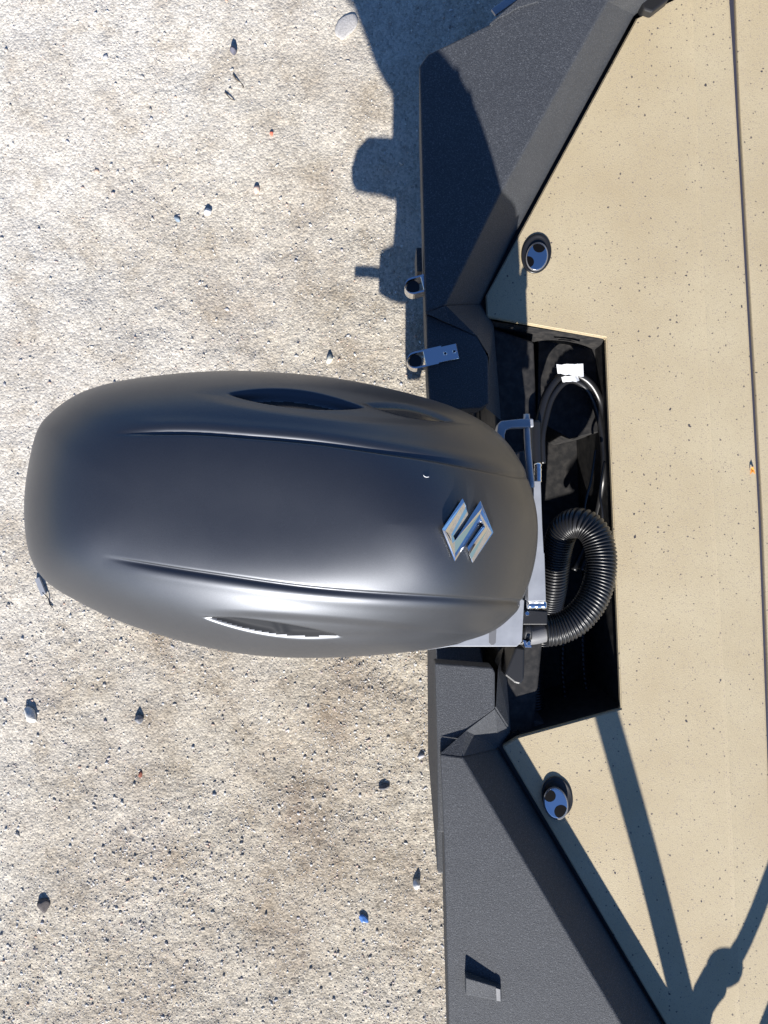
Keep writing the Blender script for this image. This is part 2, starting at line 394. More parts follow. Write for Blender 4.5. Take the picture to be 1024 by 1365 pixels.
# worn metal lip at top corner of the upper gunwale
prism('worn_strip', [(653, 31), (692, -2), (720, -14), (718, 2), (690, 10), (678, 18), (664, 24), (656, 34)], GZ+.0025, GZ-.004, HULL, boat, .0008)
tag(prism('mounting_plate', [(655, 12), (690, -14), (700, -8), (661, 20)], GZ-.03, GZ-.036, SIL, boat, .001), 'grey metal mounting plate at hull corner')
# slope from gunwale end down to transom, step shelf, hull body
def poly3(name, pts, faces, m=HULL, bevel=.003):
    bm = bmesh.new(); vs_ = [bm.verts.new(W(*p)) for p in pts]
    for f in faces: bm.faces.new([vs_[i] for i in f])
    bmesh.ops.recalc_face_normals(bm, faces=bm.faces)
    es = [e for e in bm.edges if len(e.link_faces) == 2 and e.calc_face_angle(0) > R(18)]
    if bevel: bmesh.ops.bevel(bm, geom=es, offset=bevel, segments=2, affect='EDGES')
    return bmo(name, bm, m, boat)
# corner slope pieces (upper, lower)
poly3('corner_slope', [(567, 417.5, .819), (594, 407.5, .819), (641, 405.5, DZ-.013), (658, 432, DZ-.014), (668, 560, DZ-.02), (648, 544, .77), (652, 474, .80), (636, 448, .80), (600, 432, .805)],
      [(0, 1, 8), (1, 2, 7, 8), (2, 3, 6, 7), (3, 4, 5, 6)])
poly3('corner_slope', [(587, 1004.5, .777), (617, 1008.5, .777), (664, 997.5, DZ-.013), (681, 975, DZ-.014), (672, 862, DZ-.02), (664, 892, .73), (661, 944, .76), (622, 976, .762)],
      [(0, 1, 7), (1, 2, 7), (2, 3, 6, 7), (3, 4, 5, 6)])
# shelves (stern steps)
prism('stern_step', [(568, 418), (600, 432), (636, 448), (651, 476), (652, 538), (640, 544), (573, 548), (570, 500)], SZ2, SZ2-.075, HULL, boat, .003)
prism('stern_step', [(580, 884), (657, 890), (660, 897), (660, 945), (622, 976), (589, 1006), (600, 1110), (584, 1110), (583, 1000)], SZ2-.04, SZ2-.09, HULL, boat, .003)
prism('trim_strip', [(555, 330), (562, 330), (563, 362), (556, 362)], .78, .70, HULL, boat, .001)
# hull bodies under the gunwales
for s in (1, -1):
    y0 = .27 if s > 0 else .30
    pl_ = [(.115, y0), (.118, .80), (1.6, 1.35), (1.6, .52), (.62, .50), (.36, .47), (.24, .44), (.215, y0)]
    pts = [Vector((x, s*y, .60)) for x, y in pl_]
    bot = [Vector((x+(.01 if x < .2 else 0), s*(y*.88 if y > .6 else y-.02), .09)) for x, y in pl_]
    bmo('hull_side', loft_bm([pts, bot], .004, 2), HULL, boat)
bmo('hull_bottom', loft_bm([[Vector(p+(.30,)) for p in ((.235, .43), (1.6, .50), (1.6, -.50), (.235, -.45))], [Vector(p+(.10,)) for p in ((.235, .43), (1.6, .50), (1.6, -.50), (.235, -.45))]], .003, 1), HULL, boat)
# transom cap
prism('transom', [(655, 436), (712, 455), (716, 560), (722, 700), (724, 850), (712, 974), (684, 986), (664, 960), (672, 900), (664, 862), (668, 700), (660, 560)], .615, .12, WELL, boat, .006, 3)
# motor well: walls and floor
edge = [(655, 428), (811, 452), (831, 943), (684, 988)]
top = [W(x, y, DZ-.0125) for x, y in edge]
FZ = .38
c0 = W(740, 700, .6)
botw = [Vector((p.x*.985 if i in (1, 2) else p.x, p.y*.985, FZ)) for i, p in enumerate(top)]
bm = bmesh.new(); a_ = [bm.verts.new(p) for p in top]; b_ = [bm.verts.new(p) for p in botw]
for i in (0, 1, 2): bm.faces.new((a_[i], a_[i+1], b_[i+1], b_[i]))
bm.faces.new(b_); bmo('motor_well', bm, WELL, boat)
prism('well_plate', [(718, 452), (797, 464), (803, 575), (760, 585), (716, 560)], .555, .39, WELL, boat, .002)
# deck panels (tan): main panel with a fold line, thin folded lip
def deck_main():
    L = [(903, -2), (849, 24), (648, 394), (649, 422), (808, 450), (828, 945), (690, 983), (670, 995), (888, 1365), (945, 1460)]
    foldpx = lambda y: float(np.interp(y, [-200, 0, 340, 690, 960, 1100, 1365, 1500], [914, 922, 936, 952, 968, 975, 986, 992]))
    right = [(970, -30), (976, 60), (981, 150), (992, 345), (1002, 520), (1011, 690), (1021, 960), (1026, 1100), (1036, 1365), (1040, 1450)]
    bm = bmesh.new(); k = DZ
    def v(p, z): return bm.verts.new(W(p[0], p[1], z))
    ysf = [-30, 60, 150, 345, 520, 690, 960, 1100, 1365, 1450]
    A = [v((foldpx(y)-5, y), DZ) for y in ysf]; B = [v((foldpx(y)+1, y), DZ+.0009) for y in ysf]; Cc = [v((foldpx(y)+7, y), DZ) for y in ysf]
    Rr = [v(p, DZ-.004) for p in right]; Rb = [v((p[0]+.5, p[1]), DZ-.03) for p in right]
    Lv = [v(p, DZ) for p in L]
    bm.faces.new(Lv + A[::-1])
    for i in range(len(ysf)-1):
        bm.faces.new((A[i], A[i+1], B[i+1], B[i])); bm.faces.new((B[i], B[i+1], Cc[i+1], Cc[i])); bm.faces.new((Cc[i], Cc[i+1], Rr[i+1], Rr[i])); bm.faces.new((Rr[i], Rr[i+1], Rb[i+1], Rb[i]))
    Lb = [bm.verts.new(q.co-Vector((0, 0, .012))) for q in Lv]
    for i in range(len(Lv)-1): bm.faces.new((Lv[i], Lv[i+1], Lb[i+1], Lb[i]))
    bmesh.ops.recalc_face_normals(bm, faces=bm.faces)
    es = [e for e in bm.edges if len(e.link_faces) == 2 and e.calc_face_angle(0) > R(50)]
    bmesh.ops.bevel(bm, geom=es, offset=.0022, segments=3, affect='EDGES', clamp_overlap=True)
    return bmo('deck_panel', bm, D, boat)
deck_main()
prism('deck_panel', [(979, -60), (983, 60), (987, 150), (998, 345), (1008, 520), (1017, 690), (1027, 960), (1032, 1100), (1042, 1365), (1048, 1500), (1300, 1500), (1300, -60)], DZ-.001, DZ-.035, D, boat, .003)
prism('deck_seam', [(960, -60), (968, 60), (972, 150), (983, 345), (993, 520), (1002, 690), (1012, 960), (1020, 1365), (1060, 1365), (1052, 960), (1042, 690), (1030, 520), (1018, 345), (1008, 150), (1002, -60)], DZ-.010, DZ-.03, SEAM, boat, 0)
prism('under_deck', [(700, 300), (860, 60), (1300, 60), (1300, 1400), (900, 1330), (730, 1050), (850, 945), (828, 450)], DZ-.04, DZ-.06, DARK, boat, 0)
prism('deck_gasket', [(655, 990), (700, 1080), (868, 1370), (1060, 1700), (1150, 1700), (935, 1340), (740, 1050), (690, 975)], .625, .60, DARK, boat, 0)
prism('deck_gasket', [(630, 405), (670, 310), (832, 15), (885, -30), (930, 10), (870, 50), (710, 340), (664, 420)], .625, .60, DARK, boat, 0)
# cleats: black oval base, chrome cap with two finger notches drawn as black discs
def ell(c, a, b, rot, z, n=40):
    ca, sa = math.cos(rot), math.sin(rot)
    return [W(c[0]+a*math.cos(t)*ca-b*math.sin(t)*sa, c[1]+a*math.cos(t)*sa+b*math.sin(t)*ca, z) for t in [2*math.pi*i/n for i in range(n)]]
def cleat(c, a, b, rot, cc, ca_, cb_, bites, lift):
    z = DZ
    base = bmo('cleat', loft_bm([ell(c, a, b, rot, z+.0005), ell(c, a*.985, b*.985, rot, z+.003), ell(c, a*.90, b*.91, rot, z+.0042), ell(c, a*.80, b*.83, rot, z+.002), ell(c, a*.7, b*.74, rot, z+.0015)], 0), RUB, boat, True)
    n = 64; cr, sr = math.cos(rot), math.sin(rot); pts = []
    for i in range(n):
        t = 2*math.pi*i/n; dx, dy = ca_*math.cos(t), cb_*math.sin(t); pts.append((cc[0]+dx*cr-dy*sr, cc[1]+dx*sr+dy*cr))
    zt = z+.004+lift
    def ring(s, zz): return [W(cc[0]+(x-cc[0])*s, cc[1]+(y-cc[1])*s, zz) for x, y in pts]
    cap = bmo('cleat_cap', loft_bm([ring(1, z+.002), ring(1, zt), ring(.97, zt+.0010), ring(.9, zt+.0010)], 0), CH2, base, True)
    # rim ring around the cap
    e1 = ell(cc, ca_*1.0, cb_*1.0, rot, zt-.001, 48); e2 = ell(cc, ca_*1.07, cb_*1.07, rot, zt-.002, 48)
    bm = loft_bm([ell(cc, ca_*1.02, cb_*1.02, rot, zt-.0035, 48), ell(cc, ca_*1.10, cb_*1.10, rot, zt-.003, 48), ell(cc, ca_*1.06, cb_*1.06, rot, zt+.0002, 48), ell(cc, ca_*.99, cb_*.99, rot, zt-.0006, 48)], 0, cap=False)
    bmo('cleat_rim', bm, GP, base, True)
    if lift > .002:
        bmo('cleat_stem', loft_bm([ell(cc, ca_*.97, cb_*.97, rot, z+.002), ell(cc, ca_*.97, cb_*.97, rot, zt-.002)], 0), DARK, base, True)
    for (bx, by, br) in bites:
        q_ = []
        for i in range(36):
            t = 2*math.pi*i/36; x, y = bx+br*math.cos(t), by+br*math.sin(t)
            dx, dy = x-cc[0], y-cc[1]; lx, ly = (dx*cr+dy*sr)/ca_, (-dx*sr+dy*cr)/cb_; rr = math.hypot(lx, ly)
            if rr > .97: dx, dy = dx*.97/rr, dy*.97/rr
            q_.append((cc[0]+dx, cc[1]+dy))
        bmo('notch_shade', loft_bm([[W(x, y, zt+.0006) for x, y in q_], [W(x, y, zt+.0014) for x, y in q_]], 0), NOTCH_SHADE, base)  # black disc lying on the cap, painted shade of a finger hole
cleat((715, 338), 20, 27, .22, (716, 342), 13.5, 18, [(719, 328, 8.5), (704.5, 349, 7.5)], .002)
cleat((743, 1062), 20.5, 27.5, -.25, (741, 1071), 15, 20.5, [(733, 1061, 8), (748, 1082, 9)], .012)
# bracket straps on the stern
def strap(x, y, z, ang, L, label=None):
    """folded bright metal strap with two bolts and a rounded clevis end; local x runs aft"""
    p = W(x, y, z); s = .00165
    t = None
    ca, sa = math.cos(ang), math.sin(ang)
    def q(a, b, dz): return Vector((p.x+(a*ca-b*sa), p.y+(a*sa+b*ca), z+dz))
    pl = bmo('strap_bracket', loft_bm([[q(0, -.015, 0), q(0, .015, 0), q(-L, .015, 0), q(-L, -.015, 0)], [q(0, -.015, .003), q(0, .015, .003), q(-L, .015, .003), q(-L, -.015, .003)]], .0006, 1), CH2, boat)
    # clevis loop: vertical plate bent round
    R0 = .0165; path = []
    for i in range(13):
        a = math.pi/2+math.pi*i/12; path.append((-L-.018+R0*math.cos(a), R0*math.sin(a)))
    path = [(-L*.45, R0)]+path+[(-L*.62, -R0)]
    inner = [(a, b*.8) for a, b in path]
    o = [q(a, b, .004) for a, b in path]; 
    bm = bmesh.new(); rows = []
    for (a, b), (c_, d) in zip(path, inner):
        rows.append([bm.verts.new(q(a, b, .004)), bm.verts.new(q(c_, d, .004)), bm.verts.new(q(c_, d, -.03)), bm.verts.new(q(a, b, -.03))])
    for r1, r2 in zip(rows, rows[1:]):
        for k in range(4): bm.faces.new((r1[k], r1[(k+1) % 4], r2[(k+1) % 4], r2[k]))
    bm.faces.new(rows[0]); bm.faces.new(rows[-1][::-1])
    bmo('clevis', bm, CH2, pl)
    bmo('clevis_pad', loft_bm([[q(-L-.018+.0125*math.cos(t_), .0125*math.sin(t_), h) for t_ in [i*math.pi/8 for i in range(16)]] for h in (-.025, -.004)], 0), DARK, pl)
    for a in (-.007, -.025):
        cc = q(a, 0, 0)
        cyl('bolt', (cc.x, cc.y), .0038, z+.002, z+.0055, CH2, pl, 12)
        cyl('bolt_recess', (cc.x, cc.y), .0022, z+.0056, z+.0059, DARK, pl, 8, 0)
strap(610, 468, SZ+.002, .22, .066)
strap(604, 368, SZ+.002, .25, .062)
# raised tab on the lower gunwale
def tab():
    z = .778
    a = [W(622, 1303, z+.030), W(667, 1315, z+.008), W(669, 1336, z+.002), W(622, 1327, z+.0022)]
    a = [W(621, 1303, z+.021), W(668, 1317, z+.010), W(669, 1336, z+.006), W(621, 1326, z+.014)]
    b = [Vector((p.x, p.y, z-.002)) for p in a]
    o = bmo('step_tab', loft_bm([a, b], .0025, 3), HULL, boat)
    tag(o, 'raised black wedge tab on lower gunwale')
    sl = bmo('tab_rib', loft_bm([[W(661, 1317, z+.0132), W(667, 1319, z+.0118), W(667.5, 1335, z+.0075), W(662, 1334, z+.0088)], [W(661, 1317, z+.009), W(667, 1319, z+.008), W(667.5, 1335, z+.005), W(662, 1334, z+.006)]], .0004, 1), GP, o)
tab()
prism('latch', [(852, -8), (858, 12), (870, 16), (893, -2), (888, -12)], DZ+.02, DZ-.01, DARK, boat, .004)

# ---------------------------------------------------------------- outboard motor
motor = empty('outboard_motor', (.1, 0, .25), 'large dark grey outboard motor with chrome emblem on its cover', 'outboard motor')
up = [(32, 678), (39, 614), (48, 578), (66, 552), (101, 528), (150, 512), (205, 503), (265, 497.5), (320, 496), (380, 499), (440, 505), (500, 516), (560, 531), (610, 548), (650, 570), (682, 603), (702, 645), (713, 705)]
lo = [(32, 678), (37, 731), (50, 762), (72, 784), (101, 801), (150, 825), (200, 843), (260, 860), (330, 873), (400, 877.5), (480, 875), (550, 867), (610, 854), (655, 838), (688, 806), (704, 768), (713, 705)]
X0, X1 = 32., 713.
def psi(x): return np.arccos(np.clip(1-2*(x-X0)/(X1-X0), -1, 1))
def spline(xk, yk, x):
    xk = np.array(xk, float); yk = np.array(yk, float); n = len(xk); h = np.diff(xk)
    A = np.zeros((n, n)); r = np.zeros(n); A[0, 0] = A[-1, -1] = 1
    for i in range(1, n-1):
        A[i, i-1] = h[i-1]; A[i, i] = 2*(h[i-1]+h[i]); A[i, i+1] = h[i]
        r[i] = 3*((yk[i+1]-yk[i])/h[i]-(yk[i]-yk[i-1])/h[i-1])
    c = np.linalg.solve(A, r); i = np.clip(np.searchsorted(xk, x)-1, 0, n-2); d = x-xk[i]
    b = (yk[i+1]-yk[i])/h[i]-h[i]*(2*c[i]+c[i+1])/3
    return yk[i]+b*d+c[i]*d*d+(c[i+1]-c[i])/(3*h[i])*d**3
def sst(a, b, x): t = np.clip((x-a)/(b-a), 0, 1); return t*t*(3-2*t)
def smax_(x): return x
N, M = 420, 200
ps = np.linspace(0, math.pi, N+1); T = (1-np.cos(ps))/2; PX = X0+(X1-X0)*T
yu = spline(psi(np.array([p[0] for p in up])), [p[1] for p in up], ps)
yl = spline(psi(np.array([p[0] for p in lo])), [p[1] for p in lo], ps)
ox = np.concatenate([PX, PX[-2:0:-1]]); oy = np.concatenate([yu, yl[-2:0:-1]]); tt = np.concatenate([T, T[-2:0:-1]])
n2 = len(ox)
zw = np.interp(tt, [0, .3, .7, 1], [1.10, 1.095, 1.05, .985])
zw = spline(np.array([0, .3, .7, 1.]), [1.19, 1.17, 1.095, .935], tt)
ztf = lambda x: spline(np.array([-.6, -.36, -.2, 0, .1, .2, .3]), [1.312, 1.327, 1.332, 1.328, 1.318, 1.285, 1.235], x)
kx = (H-zw)/F*.997
OXw = (ox-CX)*kx; OYw = (CY-oy)*kx
# spine of the crown
xa, xb = 215., 520.
sx_ = xa+(xb-xa)*tt; sy_ = 664+(sx_-170)*.098
ks = (H-1.31)/F
SXw = (sx_-CX)*ks; SYw = (CY-sy_)*ks
fr = sst(.55, 1.0, tt)
aa = 2.75-.5*fr; bb = 2.0+0*fr
south = sst(0, .12, (sy_-oy)*-1/400.)*(1-fr)
tail = 1-sst(0, .22, tt)
bb = bb-.25-.55*np.maximum(south, tail); aa = aa+.4*(1-fr)
phi = np.linspace(0, math.pi/2, M+1); r = np.sin(phi)
rows = []
for rr in r:
    f = np.clip(1-rr**aa, 0, 1)**(1/bb)
    xx = SXw+(OXw-SXw)*rr; zt = ztf(xx)
    rows.append(np.stack([xx, SYw+(OYw-SYw)*rr, zw+(zt-zw)*f], -1))
zb = spline(np.array([0, .3, .55, .75, 1.]), [1.05, 1.03, .99, .90, .855], tt)
for s in np.linspace(.06, 1, 14):
    k = 1-.075*s**1.7
    rows.append(np.stack([SXw+(OXw-SXw)*k, SYw+(OYw-SYw)*k, zw-(zw-zb)*s], -1))
P = np.array(rows)
def pix(P):
    k = F/(H-P[..., 2]); return CX+P[..., 0]*k, CY-P[..., 1]*k
def normals(P):
    du = np.gradient(P, axis=0); dv = np.roll(P, -1, 1)-np.roll(P, 1, 1)
    n = np.cross(du, dv); l = np.linalg.norm(n, axis=-1, keepdims=True); n = n/np.maximum(l, 1e-12)
    n[0] = (0, 0, 1); s = np.sign(n[5, :, 2])[None, :, None]; return n*s
U, Vv = pix(P); NN = normals(P)
gu = lambda x: spline(np.array([120, 175, 250, 330, 420, 500, 580, 655, 720.]), [579, 578, 577, 582, 590, 601, 613, 628, 640], x)
gl = lambda x: spline(np.array([100, 158, 220, 300, 400, 500, 580, 650, 720.]), [734, 746, 757, 769, 783, 792, 797, 801, 802], x)
dsp = np.zeros(U.shape)
for gf, ws, x0, sg in ((gu, 3.0, 150, 1), (gl, 3.4, 136, -1)):
    amp = sst(x0, x0+80, U)**.7*(1-sst(690, 712, U))
    d = (Vv-gf(U))*sg      # negative = outwards from centre
    upper = d < 0
    dsp -= amp*.0036*np.exp(-(d/np.where(upper, ws, ws*.75))**2)
    dsp += amp*.0016*np.exp(-((d+11)/8)**2)
topm = NN[..., 2] > -.2
def lens(p, q, th, bow=0):
    p = np.array(p, float); q = np.array(q, float); L = np.linalg.norm(q-p); e = (q-p)/L; nn = np.array([-e[1], e[0]])
    s = ((U-p[0])*e[0]+(Vv-p[1])*e[1])/L; d = (U-p[0])*nn[0]+(Vv-p[1])*nn[1]
    sc = np.clip(s, 0, 1); half = th*np.sin(math.pi*sc)**.75; cen = bow*np.sin(math.pi*sc)
    return np.where((s > 0) & (s < 1), (half-np.abs(d-cen)), -20.), s
vis = (np.arange(P.shape[0]) <= M+1)[:, None]
L1, s1 = lens((304, 523), (486, 541), 12, -2); L2, s2 = lens((272, 823), (456, 851), 8, 3)
L3, s3 = lens((484, 535), (608, 561), 8.5, -1.5); L4, s4 = lens((225, 522), (640, 567), 23, -7); L5, s5 = lens((232, 812), (645, 846), 20, 11)
dsp -= vis*.0028*sst(0, 14, L4)*sst(240, 330, U); dsp -= vis*.0028*sst(0, 14, L5)*sst(250, 340, U)
dsp -= vis*.014*sst(0, 4, L1); dsp -= vis*.0065*sst(-1, 5, L2); dsp -= vis*.005*sst(0, 5, L3)
# small inner rib in the lower vent
dsp += vis*.004*np.exp(-((U-372-(Vv-838)*.5)/7)**2)*sst(1, 4, L2)
Rr_ = np.sin(np.linspace(0, math.pi/2, M+1)); Rr_ = np.concatenate([Rr_, np.full(P.shape[0]-M-1, 1.5)])[:, None]
dsp += .0032*sst(.86, .97, tt)[None]*np.exp(-((Rr_-.885)/.035)**2)
P = P+NN*dsp[..., None]
m2 = P.shape[0]
ij = (np.arange(m2-1)[:, None]*n2+np.arange(n2)[None]); ij2 = (np.arange(m2-1)[:, None]*n2+((np.arange(n2)+1) % n2)[None])
Fq = np.stack([ij, ij2, ij2+n2, ij+n2], -1)
inside = (((L1 > 3.8) | (L2 > .8) | (L3 > 3.0)) & vis)
fin = inside[:-1] & np.roll(inside, -1, 1)[:-1] & inside[1:] & np.roll(inside, -1, 1)[1:]
V3 = P.reshape(-1, 3)
def sub(name, mask, m, parent):
    Fs = Fq[mask]; u, inv = np.unique(Fs.ravel(), return_inverse=True)
    o = npmesh(name, V3[u], inv.reshape(Fs.shape), None, parent, True)
    bm = bmesh.new(); bm.from_mesh(o.data); bmesh.ops.remove_doubles(bm, verts=bm.verts, dist=2e-5)
    bmesh.ops.recalc_face_normals(bm, faces=bm.faces); bm.to_mesh(o.data); bm.free()
    o.data.materials.append(m); o.data.polygons.foreach_set('use_smooth', [True]*len(o.data.polygons)); return o
cowl = sub('cowl', ~fin, CW, motor)
UF, VF = U[:-1], Vv[:-1]
CVb = mat('vent_interior_satin', (.018, .019, .022), .6, 0, .12)
sub('air_vent', fin & (VF < 600) & (UF < 486), CV, cowl)
sub('side_scoop', fin & (VF < 600) & (UF >= 486), CV, cowl)
sub('air_vent', fin & (VF > 700), CVb, cowl)
# lower cowl
lowr = []
for s, kk in ((0, .945), (.12, .94), (.5, .86), (1, .62)):
    zz = zb+.004-(zb-.80)*s*np.clip((tt-.35)/.35, .12, 1)
    lowr.append(np.stack([SXw+(OXw-SXw)*kk, SYw+(OYw-SYw)*kk, zz], -1))
LP = np.array(lowr); q = LP.shape[0]
ij = (np.arange(q-1)[:, None]*n2+np.arange(n2)[None]); ij2 = (np.arange(q-1)[:, None]*n2+((np.arange(n2)+1) % n2)[None])
lcw = npmesh('lower_cowl', LP.reshape(-1, 3), np.stack([ij, ij2, ij2+n2, ij+n2], -1).reshape(-1, 4), LC, motor, True)
bm = bmesh.new(); bm.from_mesh(lcw.data); bm.faces.new([v for v in bm.verts if v.index >= (q-1)*n2] if not bm.verts.ensure_lookup_table() else None); bm.to_mesh(lcw.data); bm.free()
# height of cowl surface at a photo pixel (for the emblem)
def zcowl(px, py):
    d = (U[:M]-px)**2+(Vv[:M]-py)**2; i = np.unravel_index(np.argmin(d), d.shape); return P[i][2]
# emblem: two interlocked faceted strokes
E = [(415, 178), (450, 250), (470, 335), (325, 545), (343, 588), (590, 200), (715, 510), (513, 808), (480, 740), (462, 655), (607, 445), (587, 402), (340, 793), (215, 480)]
E = [(560+x/7.314, 640+y/7.314) for x, y in E]
def emblem():
    cpx = (625, 708); zc = [zcowl(625+a, 708+b) for a in (-30, 0, 30) for b in (-30, 0, 30)]
    A = np.array([[a, b, 1] for a in (-30, 0, 30) for b in (-30, 0, 30)]); sol = np.linalg.lstsq(A, np.array(zc), rcond=None)[0]
    off = max(zc[i]-A[i]@sol for i in range(9))
    zf = lambda x, y: sol[0]*(x-625)+sol[1]*(y-708)+sol[2]+off+.0006
    # split in 4 strokes so that every stroke gets a sharp ridge
    e = E
    mid = lambda a, b, t=.5: (a[0]+(b[0]-a[0])*t, a[1]+(b[1]-a[1])*t)
    ridgeh = .0027
    bm = bmesh.new()
    def vt(p, dz): return bm.verts.new(W(p[0], p[1], zf(*p)+dz))
    # left angular stroke: N corner ; ridge path a -> b -> c
    A_, B_, C_, D_, E_, F_, G_, H_, I_, J_, K_, L_, M_, N_ = e
    # ridge points
    r1 = mid(A_, B_, .5); r1b = mid(B_, C_, .55); r2 = mid(N_, D_, .48)
    rm = (mid(M_, E_, .12)); r3 = mid(E_, L_, .0)
    # helper to make a skin: outline loop with base wall then inner ridge polyline through triangulated fan
    base = [vt(p, -.003) for p in e]; rim = [vt(p, .0016) for p in e]
    for i in range(len(e)):
        j = (i+1) % len(e); bm.faces.new((base[i], base[j], rim[j], rim[i]))
    a, b, c, d, ee, f, g_, h, ii_, jj, k, l, m_, n_ = rim
    R1 = vt(mid(A_, C_, .55), ridgeh*.9)          # in top of the left stroke
    R2 = vt(mid(N_, D_, .55), ridgeh)             # left corner
    R3 = vt(mid(mid(N_, M_, .55), E_, .55), ridgeh)   # lower-left arm
    R4 = vt(mid(M_, E_, .38), ridgeh)             # foot of the diagonal
    R5 = vt(mid(F_, L_, .62), ridgeh)             # head of the diagonal
    R6 = vt(mid(mid(F_, G_, .45), L_, .5), ridgeh)
    R7 = vt(mid(G_, K_, .5), ridgeh)              # right corner
    R8 = vt(mid(H_, J_, .55), ridgeh*.9)
    asc = [R1, R1, R1, R2, R3, R6, R7, R8, R8, R8, R7, R5, R4, R2]
    mids = [bm.verts.new(p_.co.lerp(q_.co, .42)+Vector((0, 0, .0022-(q_.co.z-p_.co.z)*.42+.0002))) for p_, q_ in zip(rim, asc)]
    for i in range(14):
        j = (i+1) % 14; bm.faces.new((rim[i], rim[j], mids[j], mids[i]))
    a, b, c, d, ee, f, g_, h, ii_, jj, k, l, m_, n_ = mids
    for fc in ((a, b, R1), (b, c, R1), (c, d, R2, R1), (a, R1, R2, n_), (d, ee, R3, R2), (n_, R2, R3), (n_, R3, R4, m_), (ee, R4, R3),
               (ee, f, R5, R4), (m_, R4, R5, l), (f, R6, R5), (f, g_, R7, R6), (l, R5, R6, k), (R6, R7, k), (g_, h, R8, R7), (k, R7, R8, jj), (h, ii_, R8), (ii_, jj, R8)):
        bm.faces.new(fc)
    bmesh.ops.triangulate(bm, faces=[x for x in bm.faces if len(x.verts) == 4])
    bmesh.ops.bevel(bm, geom=[x for x in bm.edges if len(x.link_faces) == 2 and x.calc_face_angle(0) > R(25)], offset=.0004, segments=2, affect='EDGES')
    tag(bmo('emblem', bm, CH, cowl), 'chrome faceted angular S emblem')
emblem()
k_ = [W(x, y, zcowl(x, y)+.0004) for x, y in ((564.5, 633), (566, 635), (569, 636), (572, 635.5))]
tag(tube('scratch', k_, .0004, PAP, cowl, .001, 6), 'tiny pale curved scratch')
# midsection, cavitation plate, gearcase, propeller, skeg
def slab(name, pts, m, parent=motor, bevel=.004):
    """pts: list of (x0,x1,half_y,z) sections, elliptical"""
    rings = []
    for x0, x1, hy, z, *yc in pts:
        yc = yc[0] if yc else 0
        rings.append([Vector(((x0+x1)/2+(x1-x0)/2*math.copysign(abs(math.cos(t))**.8, math.cos(t)), yc+hy*math.copysign(abs(math.sin(t))**.8, math.sin(t)), z)) for t in [2*math.pi*i/28 for i in range(28)]])
    return bmo(name, loft_bm(rings, 0), m, parent, True)
slab('midsection', [(-.05, .17, .10, .92), (-.045, .14, .07, .80), (-.035, .10, .045, .70), (-.03, .09, .035, .62)], LC)
cvp = [(.09, .085), (-.10, .092), (-.135, .05), (-.152, -.01), (-.150, -.045), (-.138, -.072), (-.10, -.080), (-.06, -.086), (-.03, -.098), (.09, -.085)]
bmo('cavitation_plate', loft_bm([[Vector((x, y, .606)) for x, y in cvp], [Vector((x, y, .596)) for x, y in cvp]], .002, 2), LC, motor)
slab('leg', [(-.02, .09, .03, .62), (-.01, .09, .024, .52), (-.015, .09, .02, .44)], LC)
gc = tube('gearcase', [(-.05, 0, .42), (-.02, 0, .42), (.05, 0, .42), (.13, 0, .42), (.17, 0, .42)], lambda s: .046*max(.25, math.sin(math.pi*(.16+.78*s)))**.6, LC, motor, .006, 20)
slab('skeg', [(.03, .11, .008, .40), (.04, .10, .005, .28), (.05, .09, .004, .24)], LC)
tube('propeller_shaft', [(-.125, .0, .42), (-.09, 0, .42), (-.04, 0, .42)], .009, CH2, motor, .005, 14)
# bracket parts seen by the transom
sb = prism('swivel_bracket', [(560, 868), (610, 858), (640, 846), (665, 826), (690, 795), (699, 800), (696, 855), (689, 862), (600, 862)], .86, .80, SIL, motor, .003, 3)
prism('bracket_slot', [(652, 838), (655, 835), (659, 835), (662, 838), (661, 857), (658, 860), (655, 860), (652, 857)], .8606, .850, GP, sb, .0004)
prism('clamp_bracket', [(688, 862), (700, 864), (699, 905), (694, 913), (686, 911), (672, 900)], .74, .60, DARK, motor, .004)
prism('clamp_bracket', [(655, 610), (700, 600), (712, 700), (712, 800), (700, 860), (650, 860)], .78, .52, DARK, motor, .004)
prism('steering_hook', [(657, 604), (662, 580), (664, 566), (668, 561), (697, 558), (711, 558), (712, 569), (682, 570), (675, 573), (673, 580), (673, 612)], .95, .925, SIL, motor, .002, 2)
tube('steering_rod', [W(702, 552, .935), W(702.5, 570, .935), W(704, 600, .935), W(709, 650, .935)], .0058, SIL, motor, .01, 14)
st = prism('steering_cylinder', [(711, 641), (721, 641), (723, 700), (725, 736), (726, 738), (728, 801), (704, 802), (704, 737), (710, 735)], .92, .89, SIL, motor, .003, 3)
tube('cylinder_fitting', [W(717, 617, .905), W(717, 644, .905)], .0072, CH2, st, .004, 14, rib=.0015, pitch=.009)
tube('cylinder_end', [W(703, 806, .90), W(728, 806, .90)], .0085, CH2, st, .003, 14, rib=.001, pitch=.012)

